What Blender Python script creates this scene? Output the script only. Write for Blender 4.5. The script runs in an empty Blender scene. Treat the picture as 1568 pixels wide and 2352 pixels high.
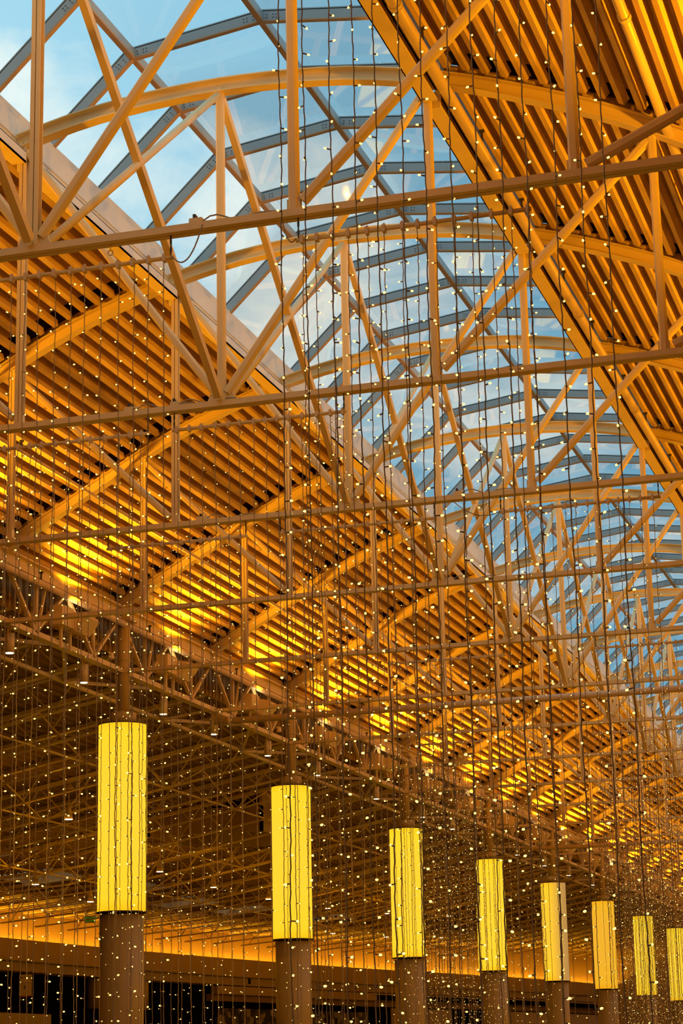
import bpy, math, random
from mathutils import Vector, Matrix
random.seed(7)
S = bpy.context.scene
COL = S.collection

# ---------------------------------------------------------------- camera, view, world, lamps
FPX, YAW, PITCH, ROLL = 4883.95, 0.2933091634, 0.2556737638, -0.0208340488
CX, CY, CZ = 13.9977, 0.0, 1.6
fw = Vector((-math.sin(YAW)*math.cos(PITCH), math.cos(YAW)*math.cos(PITCH), math.sin(PITCH)))
rt = fw.cross(Vector((0, 0, 1))).normalized()
up = rt.cross(fw)
r2 = math.cos(ROLL)*rt + math.sin(ROLL)*up
u2 = -math.sin(ROLL)*rt + math.cos(ROLL)*up
cam = bpy.data.cameras.new('camera')
cam.sensor_fit = 'VERTICAL'; cam.sensor_height = 36.0
cam.lens = FPX/2352*36.0
cam.clip_start = 0.5; cam.clip_end = 500
camo = bpy.data.objects.new('camera', cam); COL.objects.link(camo)
M = Matrix((r2, u2, -fw)).transposed().to_4x4(); M.translation = Vector((CX, CY, CZ))
camo.matrix_world = M
S.camera = camo

S.view_settings.view_transform = 'Standard'; S.view_settings.look = 'None'
S.view_settings.exposure = 0.0; S.view_settings.gamma = 1.0
S.view_settings.use_curve_mapping = False
cy = S.cycles
cy.max_bounces = 5; cy.diffuse_bounces = 3; cy.glossy_bounces = 2
cy.transmission_bounces = 3; cy.transparent_max_bounces = 10
cy.caustics_reflective = False; cy.caustics_refractive = False
cy.use_adaptive_sampling = True; cy.adaptive_threshold = 0.03
cy.use_denoising = True
cy.sample_clamp_indirect = 4.0
cy.use_light_tree = True

WARM = (1.0, 0.405, 0.006)
SKY_STRENGTH = 1.1
E_UP, E_UP_R, E_STRING_FILL, E_BAY, E_CAN, E_GRAZE = 900.0, 600.0, 31.0, 26.0, 40.0, 0.0
LANTERN_S, COVE_S, BULB_S = 1.15, 85.0, 3.4

def make_world():
    w = bpy.data.worlds.new('World'); S.world = w; w.use_nodes = True
    nt = w.node_tree; nt.nodes.clear(); N = nt.nodes.new; L = nt.links.new
    out = N('ShaderNodeOutputWorld'); bg = N('ShaderNodeBackground')
    tc = N('ShaderNodeTexCoord')
    mp = N('ShaderNodeMapping'); mp.inputs['Scale'].default_value = (1.0, 1.0, 1.9)
    mp.inputs['Location'].default_value = (0.37, 0.1, 0.63)
    n1 = N('ShaderNodeTexNoise'); n1.inputs['Scale'].default_value = 5.5; n1.inputs['Detail'].default_value = 8
    n1.inputs['Roughness'].default_value = 0.55; n1.inputs['Distortion'].default_value = 0.25
    cr = N('ShaderNodeValToRGB')
    e = cr.color_ramp.elements
    e[0].position = 0.455; e[0].color = (0, 0, 0, 1); e[1].position = 0.60; e[1].color = (1, 1, 1, 1)
    # bluer towards the right hand side and with height, paler low on the left
    sep = N('ShaderNodeSeparateXYZ')
    mr = N('ShaderNodeMapRange'); mr.inputs['From Min'].default_value = -0.45; mr.inputs['From Max'].default_value = -0.10
    blue = N('ShaderNodeMix'); blue.data_type = 'RGBA'
    blue.inputs['A'].default_value = (0.42, 0.70, 0.84, 1); blue.inputs['B'].default_value = (0.15, 0.44, 0.66, 1)
    mix = N('ShaderNodeMix'); mix.data_type = 'RGBA'
    mix.inputs['B'].default_value = (0.93, 0.95, 0.88, 1)
    L(tc.outputs['Generated'], mp.inputs['Vector']); L(mp.outputs['Vector'], n1.inputs['Vector'])
    L(n1.outputs['Fac'], cr.inputs['Fac'])
    L(tc.outputs['Generated'], sep.inputs[0]); L(sep.outputs['X'], mr.inputs['Value'])
    L(mr.outputs['Result'], blue.inputs['Factor'])
    L(blue.outputs['Result'], mix.inputs['A']); L(cr.outputs['Color'], mix.inputs['Factor'])
    L(mix.outputs['Result'], bg.inputs['Color']); bg.inputs['Strength'].default_value = SKY_STRENGTH
    L(bg.outputs[0], out.inputs[0])
make_world()

def ty(t): return 15.09 + (t-1)*4.5

def lamp(kind, name, loc, energy, col=WARM, target=None, size=0.08, spot=None, blend=0.6):
    l = bpy.data.lights.new(name, kind); l.energy = energy; l.color = col
    if kind in ('POINT', 'SPOT'): l.shadow_soft_size = size
    if kind == 'SPOT': l.spot_size = math.radians(spot or 120); l.spot_blend = blend
    o = bpy.data.objects.new(name, l); COL.objects.link(o); o.location = loc
    if target is not None:
        d = Vector(target)-Vector(loc); o.rotation_euler = d.to_track_quat('-Z', 'Y').to_euler()
    return o

TMIN, TMAX = -4, 25        # first and last truss line of the building that is modelled
# uplights of both eaves, one in each bay
for t in range(TMIN, TMAX):
    y = ty(t+0.5)
    lamp('SPOT', 'uplight_lamp', (0.26, y, 8.86), E_UP, target=(1.0, y, 9.95), size=0.06, spot=150, blend=0.9)
    lamp('SPOT', 'uplight_lamp', (13.39, y, 8.86), E_UP_R, target=(12.5, y, 9.9), size=0.06, spot=150, blend=0.9)
# fill lamps added in mid-air, standing in for the glow of the strings
for t in range(-1, 22, 1):
    lamp('POINT', 'string_fill_lamp', (3.4 if t % 2 else 10.0, ty(t+0.25), 4.6), E_STRING_FILL, size=0.04)
    lamp('POINT', 'string_fill_lamp', (6.9, ty(t+0.75), 3.4), E_STRING_FILL, size=0.04)

# ---------------------------------------------------------------- helpers
class MB:
    def __init__(s): s.v = []; s.f = []; s.m = []; s.mi = 0
    def mat(s, i): s.mi = i; return s
    def add(s, vs, fs):
        b = len(s.v); s.v += [tuple(v) for v in vs]
        for f in fs: s.f.append(tuple(b+i for i in f)); s.m.append(s.mi)
        return s
    def box(s, x0, x1, y0, y1, z0, z1):
        return s.add([(x0,y0,z0),(x1,y0,z0),(x1,y1,z0),(x0,y1,z0),(x0,y0,z1),(x1,y0,z1),(x1,y1,z1),(x0,y1,z1)],
                     [(0,3,2,1),(4,5,6,7),(0,1,5,4),(1,2,6,5),(2,3,7,6),(3,0,4,7)])
    def sweep(s, pts, prof, upv=(0,0,1), closed=True):
        """prof: (side, up) points; swept along pts"""
        n = len(prof); rings = []
        P = [Vector(p) for p in pts]
        for i, p in enumerate(P):
            d = (P[min(i+1, len(P)-1)]-P[max(i-1, 0)]).normalized()
            u = Vector(upv); side = d.cross(u)
            if side.length < 1e-4: side = d.cross(Vector((0, 1, 0)))
            side.normalize(); uu = side.cross(d)
            rings.append([p+side*a+uu*b for a, b in prof])
        vs = [v for r in rings for v in r]; fs = []
        for i in range(len(P)-1):
            for j in range(n if closed else n-1):
                k = (j+1) % n
                fs.append((i*n+j, i*n+k, (i+1)*n+k, (i+1)*n+j))
        if closed:
            fs.append(tuple(range(n))[::-1]); fs.append(tuple((len(P)-1)*n+j for j in range(n)))
        return s.add(vs, fs)
    def tube(s, pts, r, n=8, upv=(0,0,1)):
        return s.sweep(pts, [(r*math.cos(2*math.pi*k/n), r*math.sin(2*math.pi*k/n)) for k in range(n)], upv)
    def bar(s, A, B, w, h, upv=(0,0,1), ch=0.0):
        if ch:
            a, b = w/2, h/2
            pr = [(a-ch,-b),(a,-b+ch),(a,b-ch),(a-ch,b),(-a+ch,b),(-a,b-ch),(-a,-b+ch),(-a+ch,-b)]
        else: pr = [(w/2,-h/2),(w/2,h/2),(-w/2,h/2),(-w/2,-h/2)]
        return s.sweep([A, B], pr, upv)
    def cyl(s, c, r, z0, z1, n=32, r1=None):
        r1 = r if r1 is None else r1
        vs = [(c[0]+r*math.cos(2*math.pi*k/n), c[1]+r*math.sin(2*math.pi*k/n), z0) for k in range(n)]
        vs += [(c[0]+r1*math.cos(2*math.pi*k/n), c[1]+r1*math.sin(2*math.pi*k/n), z1) for k in range(n)]
        fs = [(k, (k+1) % n, n+(k+1) % n, n+k) for k in range(n)] + [tuple(range(n))[::-1], tuple(range(n, 2*n))]
        return s.add(vs, fs)
    def mesh(s, name, mats, smooth=False):
        me = bpy.data.meshes.new(name); me.from_pydata(s.v, [], s.f)
        for m in (mats if isinstance(mats, (list, tuple)) else [mats]): me.materials.append(m)
        me.polygons.foreach_set('material_index', s.m)
        if smooth: me.polygons.foreach_set('use_smooth', [len(f) == 4 for f in s.f])
        me.update(); return me
    def obj(s, name, mats, parent=None, smooth=False, loc=None):
        return link(name, s.mesh(name, mats, smooth), parent, loc)

def link(name, me, parent=None, loc=None):
    o = bpy.data.objects.new(name, me); COL.objects.link(o)
    if parent is not None: o.parent = parent
    if loc is not None: o.location = loc
    return o
def tag(o, label=None, cat=None, group=None, kind=None):
    if label: o['label'] = label
    if cat: o['category'] = cat
    if group: o['group'] = group
    if kind: o['kind'] = kind
    return o
def empty(name, loc, label=None, cat=None, group=None, kind=None):
    o = bpy.data.objects.new(name, None); COL.objects.link(o); o.location = loc; o.empty_display_size = 0.2
    return tag(o, label, cat, group, kind)
ORD = ['nearest', 'second', 'third', 'fourth', 'fifth', 'sixth', 'seventh', 'eighth', 'ninth', 'tenth', 'eleventh', 'twelfth',
       'thirteenth', 'fourteenth', 'fifteenth', 'sixteenth', 'seventeenth', 'eighteenth', 'nineteenth', 'twentieth',
       'twenty-first', 'twenty-second', 'twenty-third', 'twenty-fourth', 'twenty-fifth', 'twenty-sixth', 'twenty-seventh',
       'twenty-eighth', 'twenty-ninth', 'thirtieth'] + ['%d%s' % (n, {1: 'st', 2: 'nd', 3: 'rd'}.get(n % 10, 'th')) for n in range(31, 120)]

# ---------------------------------------------------------------- materials
def principled(name, col, rough=0.5, metal=0.0, noise=0.0, nscale=6.0, spec=0.4, bump=0.0):
    m = bpy.data.materials.new(name); m.use_nodes = True; nt = m.node_tree
    b = nt.nodes['Principled BSDF']; b.inputs['Roughness'].default_value = rough
    b.inputs['Metallic'].default_value = metal; b.inputs['Specular IOR Level'].default_value = spec
    b.inputs['Base Color'].default_value = (*col, 1)
    if noise:
        tc = nt.nodes.new('ShaderNodeTexCoord'); n = nt.nodes.new('ShaderNodeTexNoise')
        n.inputs['Scale'].default_value = nscale; n.inputs['Detail'].default_value = 3
        mr = nt.nodes.new('ShaderNodeMapRange'); mr.inputs['To Min'].default_value = 1-noise; mr.inputs['To Max'].default_value = 1+noise*0.6
        mx = nt.nodes.new('ShaderNodeVectorMath'); mx.operation = 'SCALE'; mx.inputs[0].default_value = col
        nt.links.new(tc.outputs['Object'], n.inputs['Vector']); nt.links.new(n.outputs['Fac'], mr.inputs['Value'])
        nt.links.new(mr.outputs['Result'], mx.inputs['Scale']); nt.links.new(mx.outputs[0], b.inputs['Base Color'])
    return m
def emission(name, col, strength, sampling='AUTO'):
    m = bpy.data.materials.new(name); m.use_nodes = True; nt = m.node_tree; nt.nodes.clear()
    o = nt.nodes.new('ShaderNodeOutputMaterial'); e = nt.nodes.new('ShaderNodeEmission')
    e.inputs['Color'].default_value = (*col, 1); e.inputs['Strength'].default_value = strength
    nt.links.new(e.outputs[0], o.inputs[0]); m.cycles.emission_sampling = sampling
    return m
CREAM = principled('cream_steel_paint', (0.80, 0.62, 0.30), 0.45, noise=0.08, nscale=3)
PIPE = principled('cream_pipe_paint', (0.74, 0.56, 0.33), 0.35, noise=0.06)
DARK = principled('dark_metal', (0.05, 0.045, 0.04), 0.5)
RAFT = principled('grey_aluminium', (0.36, 0.42, 0.44), 0.40, noise=0.05)
RBOT = principled('painted_warm_underlight', (0.50, 0.31, 0.15), 0.45)  # warm light from below put into the colour of rafter and purlin undersides
GASKET = principled('black_gasket', (0.015, 0.02, 0.02), 0.6)
BOLT = principled('steel_bolt', (0.10, 0.11, 0.12), 0.3, metal=0.6)
CORD = principled('brown_cord', (0.34, 0.27, 0.19), 0.6)
COLM = principled('beige_column_paint', (0.50, 0.36, 0.10), 0.45, noise=0.05, nscale=1.5)
WALL = principled('cream_wall_paint', (0.62, 0.46, 0.28), 0.7, noise=0.05, nscale=1.0)
BAND = principled('tan_fascia_paint', (0.46, 0.32, 0.18), 0.6, noise=0.04, nscale=1.0)
FLOOR = principled('dark_low_bounce_floor', (0.16, 0.10, 0.05), 0.8, noise=0.1, nscale=0.6)  # unseen floor, darkened to cut sky bounce onto the decks
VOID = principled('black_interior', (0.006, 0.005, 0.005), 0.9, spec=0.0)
VOID_SHADE = principled('painted_void_shade', (0.05, 0.03, 0.015), 0.9, spec=0.0)  # shade of unlit cavities put into the base colour
WHITE = principled('off_white_curb_paint', (0.80, 0.76, 0.70), 0.5, noise=0.05)
BRONZE = principled('dark_bronze_frame', (0.10, 0.07, 0.04), 0.4)
SIGNW = principled('cream_sign_board', (0.88, 0.72, 0.44), 0.6)
SIGNR = principled('red_sign_stripe', (0.42, 0.05, 0.02), 0.6)
INK = principled('black_ink', (0.02, 0.015, 0.01), 0.7)
BULB = emission('bulb_glow', (1.0, 0.60, 0.14), BULB_S, 'NONE')
LENS = emission('lamp_lens_glow', (1.0, 0.80, 0.45), 9.0, 'NONE')
GREEN = emission('exit_green_glow', (0.0, 0.42, 0.01), 0.55, 'NONE')
COVE = emission('cove_strip_glow', (1.0, 0.50, 0.02), COVE_S)

def deck_material(name='tan_deck_paint', c0=(0.62, 0.42, 0.20, 1), c1=(0.76, 0.53, 0.27, 1)):
    m = principled(name, (0.66, 0.55, 0.42), 0.6)
    nt = m.node_tree; b = nt.nodes['Principled BSDF']
    tc = nt.nodes.new('ShaderNodeTexCoord'); mp = nt.nodes.new('ShaderNodeMapping'); mp.inputs['Scale'].default_value = (9, 0.7, 9)
    n = nt.nodes.new('ShaderNodeTexNoise'); n.inputs['Scale'].default_value = 1.0; n.inputs['Detail'].default_value = 4
    cr = nt.nodes.new('ShaderNodeValToRGB'); e = cr.color_ramp.elements
    e[0].position = 0.3; e[0].color = c0; e[1].position = 0.7; e[1].color = c1
    # fastener marks
    mp2 = nt.nodes.new('ShaderNodeMapping'); mp2.inputs['Scale'].default_value = (2.6, 1.1, 2.6)
    v = nt.nodes.new('ShaderNodeTexVoronoi'); v.inputs['Scale'].default_value = 1.0
    lt = nt.nodes.new('ShaderNodeMath'); lt.operation = 'LESS_THAN'; lt.inputs[1].default_value = 0.045
    mx = nt.nodes.new('ShaderNodeMix'); mx.data_type = 'RGBA'; mx.inputs['B'].default_value = (0.05, 0.03, 0.02, 1)
    L = nt.links.new
    L(tc.outputs['Object'], mp.inputs[0]); L(mp.outputs[0], n.inputs['Vector']); L(n.outputs['Fac'], cr.inputs[0])
    L(tc.outputs['Object'], mp2.inputs[0]); L(mp2.outputs[0], v.inputs['Vector']); L(v.outputs['Distance'], lt.inputs[0])
    L(lt.outputs[0], mx.inputs['Factor']); L(cr.outputs[0], mx.inputs['A']); L(mx.outputs['Result'], b.inputs['Base Color'])
    return m
DECK = deck_material()
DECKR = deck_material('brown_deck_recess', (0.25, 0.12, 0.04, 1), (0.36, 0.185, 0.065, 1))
SDECK = principled('brown_side_deck_paint', (0.30, 0.18, 0.08), 0.7, noise=0.1)

def glass_material():
    m = bpy.data.materials.new('skylight_glass'); m.use_nodes = True; nt = m.node_tree; nt.nodes.clear()
    N = nt.nodes.new; L = nt.links.new
    o = N('ShaderNodeOutputMaterial'); tr = N('ShaderNodeBsdfTransparent'); tr.inputs[0].default_value = (0.93, 0.985, 0.985, 1)
    gl = N('ShaderNodeBsdfGlossy'); gl.inputs['Roughness'].default_value = 0.03
    fr = N('ShaderNodeLayerWeight'); fr.inputs[0].default_value = 0.12
    ml = N('ShaderNodeMath'); ml.operation = 'MULTIPLY'; ml.inputs[1].default_value = 0.35
    mx = N('ShaderNodeMixShader')
    tc = N('ShaderNodeTexCoord'); v = N('ShaderNodeTexVoronoi'); v.inputs['Scale'].default_value = 13.0
    n = N('ShaderNodeTexNoise'); n.inputs['Scale'].default_value = 1.1
    lt = N('ShaderNodeMath'); lt.operation = 'LESS_THAN'; lt.inputs[1].default_value = 0.09
    gt = N('ShaderNodeMath'); gt.operation = 'GREATER_THAN'; gt.inputs[1].default_value = 0.52
    mu = N('ShaderNodeMath'); mu.operation = 'MULTIPLY'
    tl = N('ShaderNodeBsdfTranslucent'); tl.inputs[0].default_value = (1, 1, 1, 1)
    m2 = N('ShaderNodeMixShader')
    L(fr.outputs[0], ml.inputs[0]); L(ml.outputs[0], mx.inputs[0]); L(tr.outputs[0], mx.inputs[1]); L(gl.outputs[0], mx.inputs[2])
    L(tc.outputs['Object'], v.inputs['Vector']); L(tc.outputs['Object'], n.inputs['Vector'])
    L(v.outputs['Distance'], lt.inputs[0]); L(n.outputs['Fac'], gt.inputs[0]); L(lt.outputs[0], mu.inputs[0]); L(gt.outputs[0], mu.inputs[1])
    L(mu.outputs[0], m2.inputs[0]); L(mx.outputs[0], m2.inputs[1]); L(tl.outputs[0], m2.inputs[2])
    L(m2.outputs[0], o.inputs[0])
    return m
GLASS = glass_material()

def dome_material():
    m = bpy.data.materials.new('milky_skylight_dome'); m.use_nodes = True; nt = m.node_tree; nt.nodes.clear()
    o = nt.nodes.new('ShaderNodeOutputMaterial'); t = nt.nodes.new('ShaderNodeBsdfTranslucent'); t.inputs[0].default_value = (0.72, 0.60, 0.48, 1)
    nt.links.new(t.outputs[0], o.inputs[0]); return m
DOME = dome_material()

def lantern_material(gain=1.0, gg=1.0, half=False):
    m = bpy.data.materials.new('lantern_shade_glow'); m.use_nodes = True; nt = m.node_tree; nt.nodes.clear()
    N = nt.nodes.new; L = nt.links.new
    o = N('ShaderNodeOutputMaterial'); e = N('ShaderNodeEmission'); tc = N('ShaderNodeTexCoord')
    # the tubes inside light the middle of the shade a little more than its two ends
    sp = N('ShaderNodeSeparateXYZ'); cr = N('ShaderNodeValToRGB'); el = cr.color_ramp.elements
    el[0].position = 0.0; el[0].color = (1.0, 0.50, 0.006, 1); el[1].position = 1.0; el[1].color = (1.0, 0.55, 0.010, 1)
    a = el.new(0.06); a.color = (1.0, 0.60, 0.02, 1); a = el.new(0.30); a.color = (1.0, 0.60, 0.030, 1)
    a = el.new(0.75); a.color = (1.0, 0.60, 0.030, 1); a = el.new(0.95); a.color = (1.0, 0.62, 0.02, 1)
    for q in el: q.color = (q.color[0], q.color[1]*gg, q.color[2], 1)
    L(tc.outputs['Generated'], sp.inputs[0]); L(sp.outputs['Z'], cr.inputs[0]); L(cr.outputs[0], e.inputs['Color'])
    e.inputs['Strength'].default_value = LANTERN_S*gain
    if half:   # glow of this lantern blends to a dimmer tan on its right hand side
        mr = N('ShaderNodeMapRange'); mr.inputs['From Min'].default_value = 0.45; mr.inputs['From Max'].default_value = 0.95
        e2 = N('ShaderNodeEmission'); e2.inputs['Color'].default_value = (0.52, 0.27, 0.07, 1); mx = N('ShaderNodeMixShader')
        L(sp.outputs['X'], mr.inputs['Value']); L(mr.outputs['Result'], mx.inputs[0]); L(e.outputs[0], mx.inputs[1]); L(e2.outputs[0], mx.inputs[2])
        L(mx.outputs[0], o.inputs[0]); return m
    L(e.outputs[0], o.inputs[0]); return m
LANT = lantern_material()
LANTD = lantern_material(0.80, 0.82)
LANTH = lantern_material(0.95, 0.93, True)

# ---------------------------------------------------------------- the setting: floor and outer walls
Y0, Y1 = ty(TMIN), ty(TMAX)
def struct(name, mb, mats, smooth=False):
    return tag(mb.obj(name, mats, smooth=smooth), kind='structure')
struct('floor', MB().box(-22, 19, Y0, Y1+14, -0.2, 0), FLOOR)
struct('wall_back', MB().box(-22, 19, Y0-0.3, Y0, 0, 12), WALL)
struct('wall_far', MB().box(-22, 19, Y1, Y1+0.3, 0, 12), WALL)
struct('wall_right', MB().box(18.7, 19, Y0, Y1, 0, 9.6), WALL)

# arch of the main roof, world z of the middle of the top chord
AP = [(0, 9.35), (1.0, 9.90), (2.1, 10.50), (2.7, 10.82), (3.3, 11.07), (4.1, 11.36), (4.55, 11.49), (5.3, 11.66), (6.1, 11.745), (6.825, 11.77)]
AP = AP+[(13.65-x, z) for x, z in AP[-2::-1]]
def arch(x):
    if x < 0: return 9.35+0.55*x
    if x > 13.65: return arch(13.65-x)
    for (a, za), (b, zb) in zip(AP, AP[1:]):
        if a <= x <= b: return za+(zb-za)*(x-a)/(b-a)
    return AP[-1][1]

def deck_strip(mb, pts, ys, pitch=0.205, rib=0.066, dep=0.078, gap0=0.05, gap1=0.24, skip=None):
    """ribbed sheet under the polyline pts (x,z); ribs run along y in every bay and stop short of the steel"""
    P = [Vector((x, 0, z)) for x, z in pts]
    seg = [(b-a).length for a, b in zip(P, P[1:])]; tot = sum(seg); n = int(tot/pitch); pitch = tot/n
    def at(s):
        s = min(max(s, 0), tot-1e-6)
        for a, b, l in zip(P, P[1:], seg):
            if s <= l: d = (b-a)/l; return a+d*s, Vector((-d.z, 0, d.x))
            s -= l
        return P[-1], Vector((0, 0, 1))
    for i in range(n):
        s0 = i*pitch; s1 = (i+1)*pitch
        a, na = at(s0); b, nb = at(s1); up_ = (na+nb).normalized()
        f0 = (pitch-rib)/2/pitch; fw_ = 0.022/pitch
        A = a+up_*dep; B = b+up_*dep
        q0 = a.lerp(b, f0); q1 = a.lerp(b, 1-f0); e0 = A.lerp(B, f0-fw_); e1 = A.lerp(B, 1-f0+fw_)
        C2 = A+up_*0.22; D2 = B+up_*0.22
        for ya, yb in zip(ys, ys[1:]):
            g = yb-0.36
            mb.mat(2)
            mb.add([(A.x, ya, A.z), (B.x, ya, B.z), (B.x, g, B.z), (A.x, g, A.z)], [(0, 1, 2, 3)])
            mb.mat(0); yy0 = ya+gap0; yy1 = yb-0.10
            mb.add([(e0.x, yy0, e0.z), (q0.x, yy0, q0.z), (q1.x, yy0, q1.z), (e1.x, yy0, e1.z),
                    (e0.x, yy1, e0.z), (q0.x, yy1, q0.z), (q1.x, yy1, q1.z), (e1.x, yy1, e1.z)],
                   [(0, 1, 5, 4), (1, 2, 6, 5), (2, 3, 7, 6), (0, 3, 2, 1), (4, 5, 6, 7)])
            mb.mat(1)  # cavity faces beside the truss: the shade of the gap is in their colour
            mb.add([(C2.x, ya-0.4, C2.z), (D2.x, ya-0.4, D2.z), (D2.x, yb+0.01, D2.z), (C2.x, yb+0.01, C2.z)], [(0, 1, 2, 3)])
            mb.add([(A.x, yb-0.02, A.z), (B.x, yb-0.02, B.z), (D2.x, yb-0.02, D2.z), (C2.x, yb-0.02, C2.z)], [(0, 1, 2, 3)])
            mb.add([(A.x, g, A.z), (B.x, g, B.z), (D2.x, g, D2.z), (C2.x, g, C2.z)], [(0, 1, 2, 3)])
            mb.mat(0)
    return mb
YS = [ty(t) for t in range(TMIN, TMAX+1)]
OFF = 0.10
LX = [-0.35, 0, 1.0, 2.1, 2.7, 3.3, 4.1, 4.42]
struct('ceiling', deck_strip(MB(), [(x, arch(x)+OFF) for x in LX], YS), [DECK, VOID_SHADE, DECKR])
struct('ceiling', deck_strip(MB(), [(13.65-x, arch(x)+OFF) for x in LX[::-1]], YS), [DECK, VOID_SHADE, DECKR])
m = MB()  # cover above the decks, added to stop sky light between the strips
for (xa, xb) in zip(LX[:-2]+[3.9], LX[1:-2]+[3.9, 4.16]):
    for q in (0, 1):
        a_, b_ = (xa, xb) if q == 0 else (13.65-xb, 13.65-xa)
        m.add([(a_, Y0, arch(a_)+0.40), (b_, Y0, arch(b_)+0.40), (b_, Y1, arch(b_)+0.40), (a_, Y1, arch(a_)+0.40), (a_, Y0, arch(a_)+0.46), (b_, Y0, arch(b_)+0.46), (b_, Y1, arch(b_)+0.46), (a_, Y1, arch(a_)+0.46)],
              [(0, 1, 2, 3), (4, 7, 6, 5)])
struct('ceiling', m, VOID_SHADE)
# lower soffit beyond the right eave
struct('ceiling', MB().box(13.6, 19, Y0, Y1, 9.35, 9.6), WALL)

# curved wall of the left side hall: polyline (x, y)
WP = [(-17.6, Y0), (-17.2, 40.0), (-16.7, 54.0), (-16.35, 62.1), (-15.9, 71.5), (-14.5, 83.2), (-12.5, 94.8), (-9.4, 106.5), (-7.2, Y1)]
def wall_x(y):
    for (xa, ya), (xb, yb) in zip(WP, WP[1:]):
        if ya <= y <= yb: return xa+(xb-xa)*(y-ya)/(yb-ya)
    return WP[-1][0]
def smooth_wall(off, n=60):
    ys = [Y0+(Y1-Y0)*i/n for i in range(n+1)]
    out = []
    for y in ys:
        x = sum(wall_x(min(max(y+d, Y0), Y1)) for d in (-7, -4.5, -2, 0, 2, 4.5, 7))/7
        out.append((x+off, y))
    return out
def ribbon(mb, off0, off1, z0, z1):
    """solid strip following the curved wall between two offsets and two heights"""
    A = smooth_wall(off0); B = smooth_wall(off1)
    for (xa, y), (xb, _), (xc, y2), (xd, _) in zip(A, B, A[1:], B[1:]):
        mb.add([(xa, y, z0), (xb, y, z0), (xd, y2, z0), (xc, y2, z0), (xa, y, z1), (xb, y, z1), (xd, y2, z1), (xc, y2, z1)],
               [(0, 3, 2, 1), (4, 5, 6, 7), (1, 2, 6, 5), (3, 0, 4, 7)])
    return mb
struct('wall_left', ribbon(MB(), -1.0, -0.8, 0, 9.0), WALL)

# side hall deck, sloping down to the left
def sz(x): return 6.78+1.6+0.80+0.185*max(x, -10)+0.085*min(x+10, 0)       # world z of its underside
SIDE_SKY = [(-12.5, 9.8, -0.9), (-12.5, 12.55, -0.9), (-12.2, 11.3, -0.9), (-12.4, 13.6, -0.9), (-11.6, 8.6, -0.9), (-12.3, 14.9, -0.9), (-11.4, 16.2, -0.9)]
SKYR = [(-13.35, -11.55, ty(10.05), ty(10.05)+1.9), (-13.35, -11.55, ty(12.55), ty(12.55)+1.9), (-12.9, -11.1, ty(13.7), ty(13.7)+1.8),
        (-13.0, -11.2, ty(11.35), ty(11.35)+1.9), (-12.5, -10.9, ty(8.75), ty(8.75)+1.8), (-11.9, -10.1, ty(15.1), ty(15.1)+1.8)]
MON = (-6.9, -3.9, ty(9.1), ty(9.1)+3.4)
def sskip(x, y):
    for a, b, c, d in SKYR+[MON]:
        if a < x < b and c < y < d: return True
    return False
sys_ = []
yy = Y0
while yy < Y1-0.01: sys_.append(yy); yy += 0.75
sys_.append(Y1)
mb = MB(); XS0, XS1 = -18.6, -0.85; n = int((XS1-XS0)/0.2); pit = (XS1-XS0)/n
for i in range(n):
    xa = XS0+i*pit; xb = xa+pit
    for ya, yb in zip(sys_, sys_[1:]):
        if sskip((xa+xb)/2, (ya+yb)/2): continue
        mb.add([(xa, ya, sz(xa)+0.078), (xb, ya, sz(xb)+0.078), (xb, yb, sz(xb)+0.078), (xa, yb, sz(xa)+0.078)], [(0, 1, 2, 3)])
        r0 = xa+0.06; r1 = r0+0.075
        mb.add([(r0-0.02, ya, sz(r0)+0.077), (r0, ya, sz(r0)), (r1, ya, sz(r1)), (r1+0.02, ya, sz(r1)+0.077),
                (r0-0.02, yb, sz(r0)+0.077), (r0, yb, sz(r0)), (r1, yb, sz(r1)), (r1+0.02, yb, sz(r1)+0.077)],
               [(0, 1, 5, 4), (1, 2, 6, 5), (2, 3, 7, 6), (0, 3, 2, 1), (4, 5, 6, 7)])
struct('ceiling', mb, SDECK)
# small roof windows of the side hall
for k, (a, b, c, d) in enumerate(SKYR):
    w = empty('window_%d' % (k+2), ((a+b)/2, (c+d)/2, sz((a+b)/2)), kind='structure')
    w['label'] = 'pale milky roof window in the side hall deck, %s from the camera' % ORD[[4, 0, 3, 5, 1, 2].index(k) if False else k]
    x, y, z = w.location; m = MB(); H = 0.45
    def L_(p): return (p[0]-x, p[1]-y, p[2]-z)
    for p0, p1 in (((a, c), (b, c)), ((b, c), (b, d)), ((b, d), (a, d)), ((a, d), (a, c))):
        m.add([L_((p0[0], p0[1], sz(p0[0])-0.02)), L_((p1[0], p1[1], sz(p1[0])-0.02)), L_((p1[0], p1[1], sz(p1[0])+H)), L_((p0[0], p0[1], sz(p0[0])+H))], [(0, 1, 2, 3)])
    m.obj('window_well', WALL, w)
    MB().add([L_((a, c, sz(a)+H)), L_((b, c, sz(b)+H)), L_((b, d, sz(b)+H)), L_((a, d, sz(a)+H)),
              L_((a, c, sz(a)+H+.02)), L_((b, c, sz(b)+H+.02)), L_((b, d, sz(b)+H+.02)), L_((a, d, sz(a)+H+.02))], [(0, 1, 2, 3), (4, 5, 6, 7)]).obj('window_pane', DOME, w)

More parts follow.
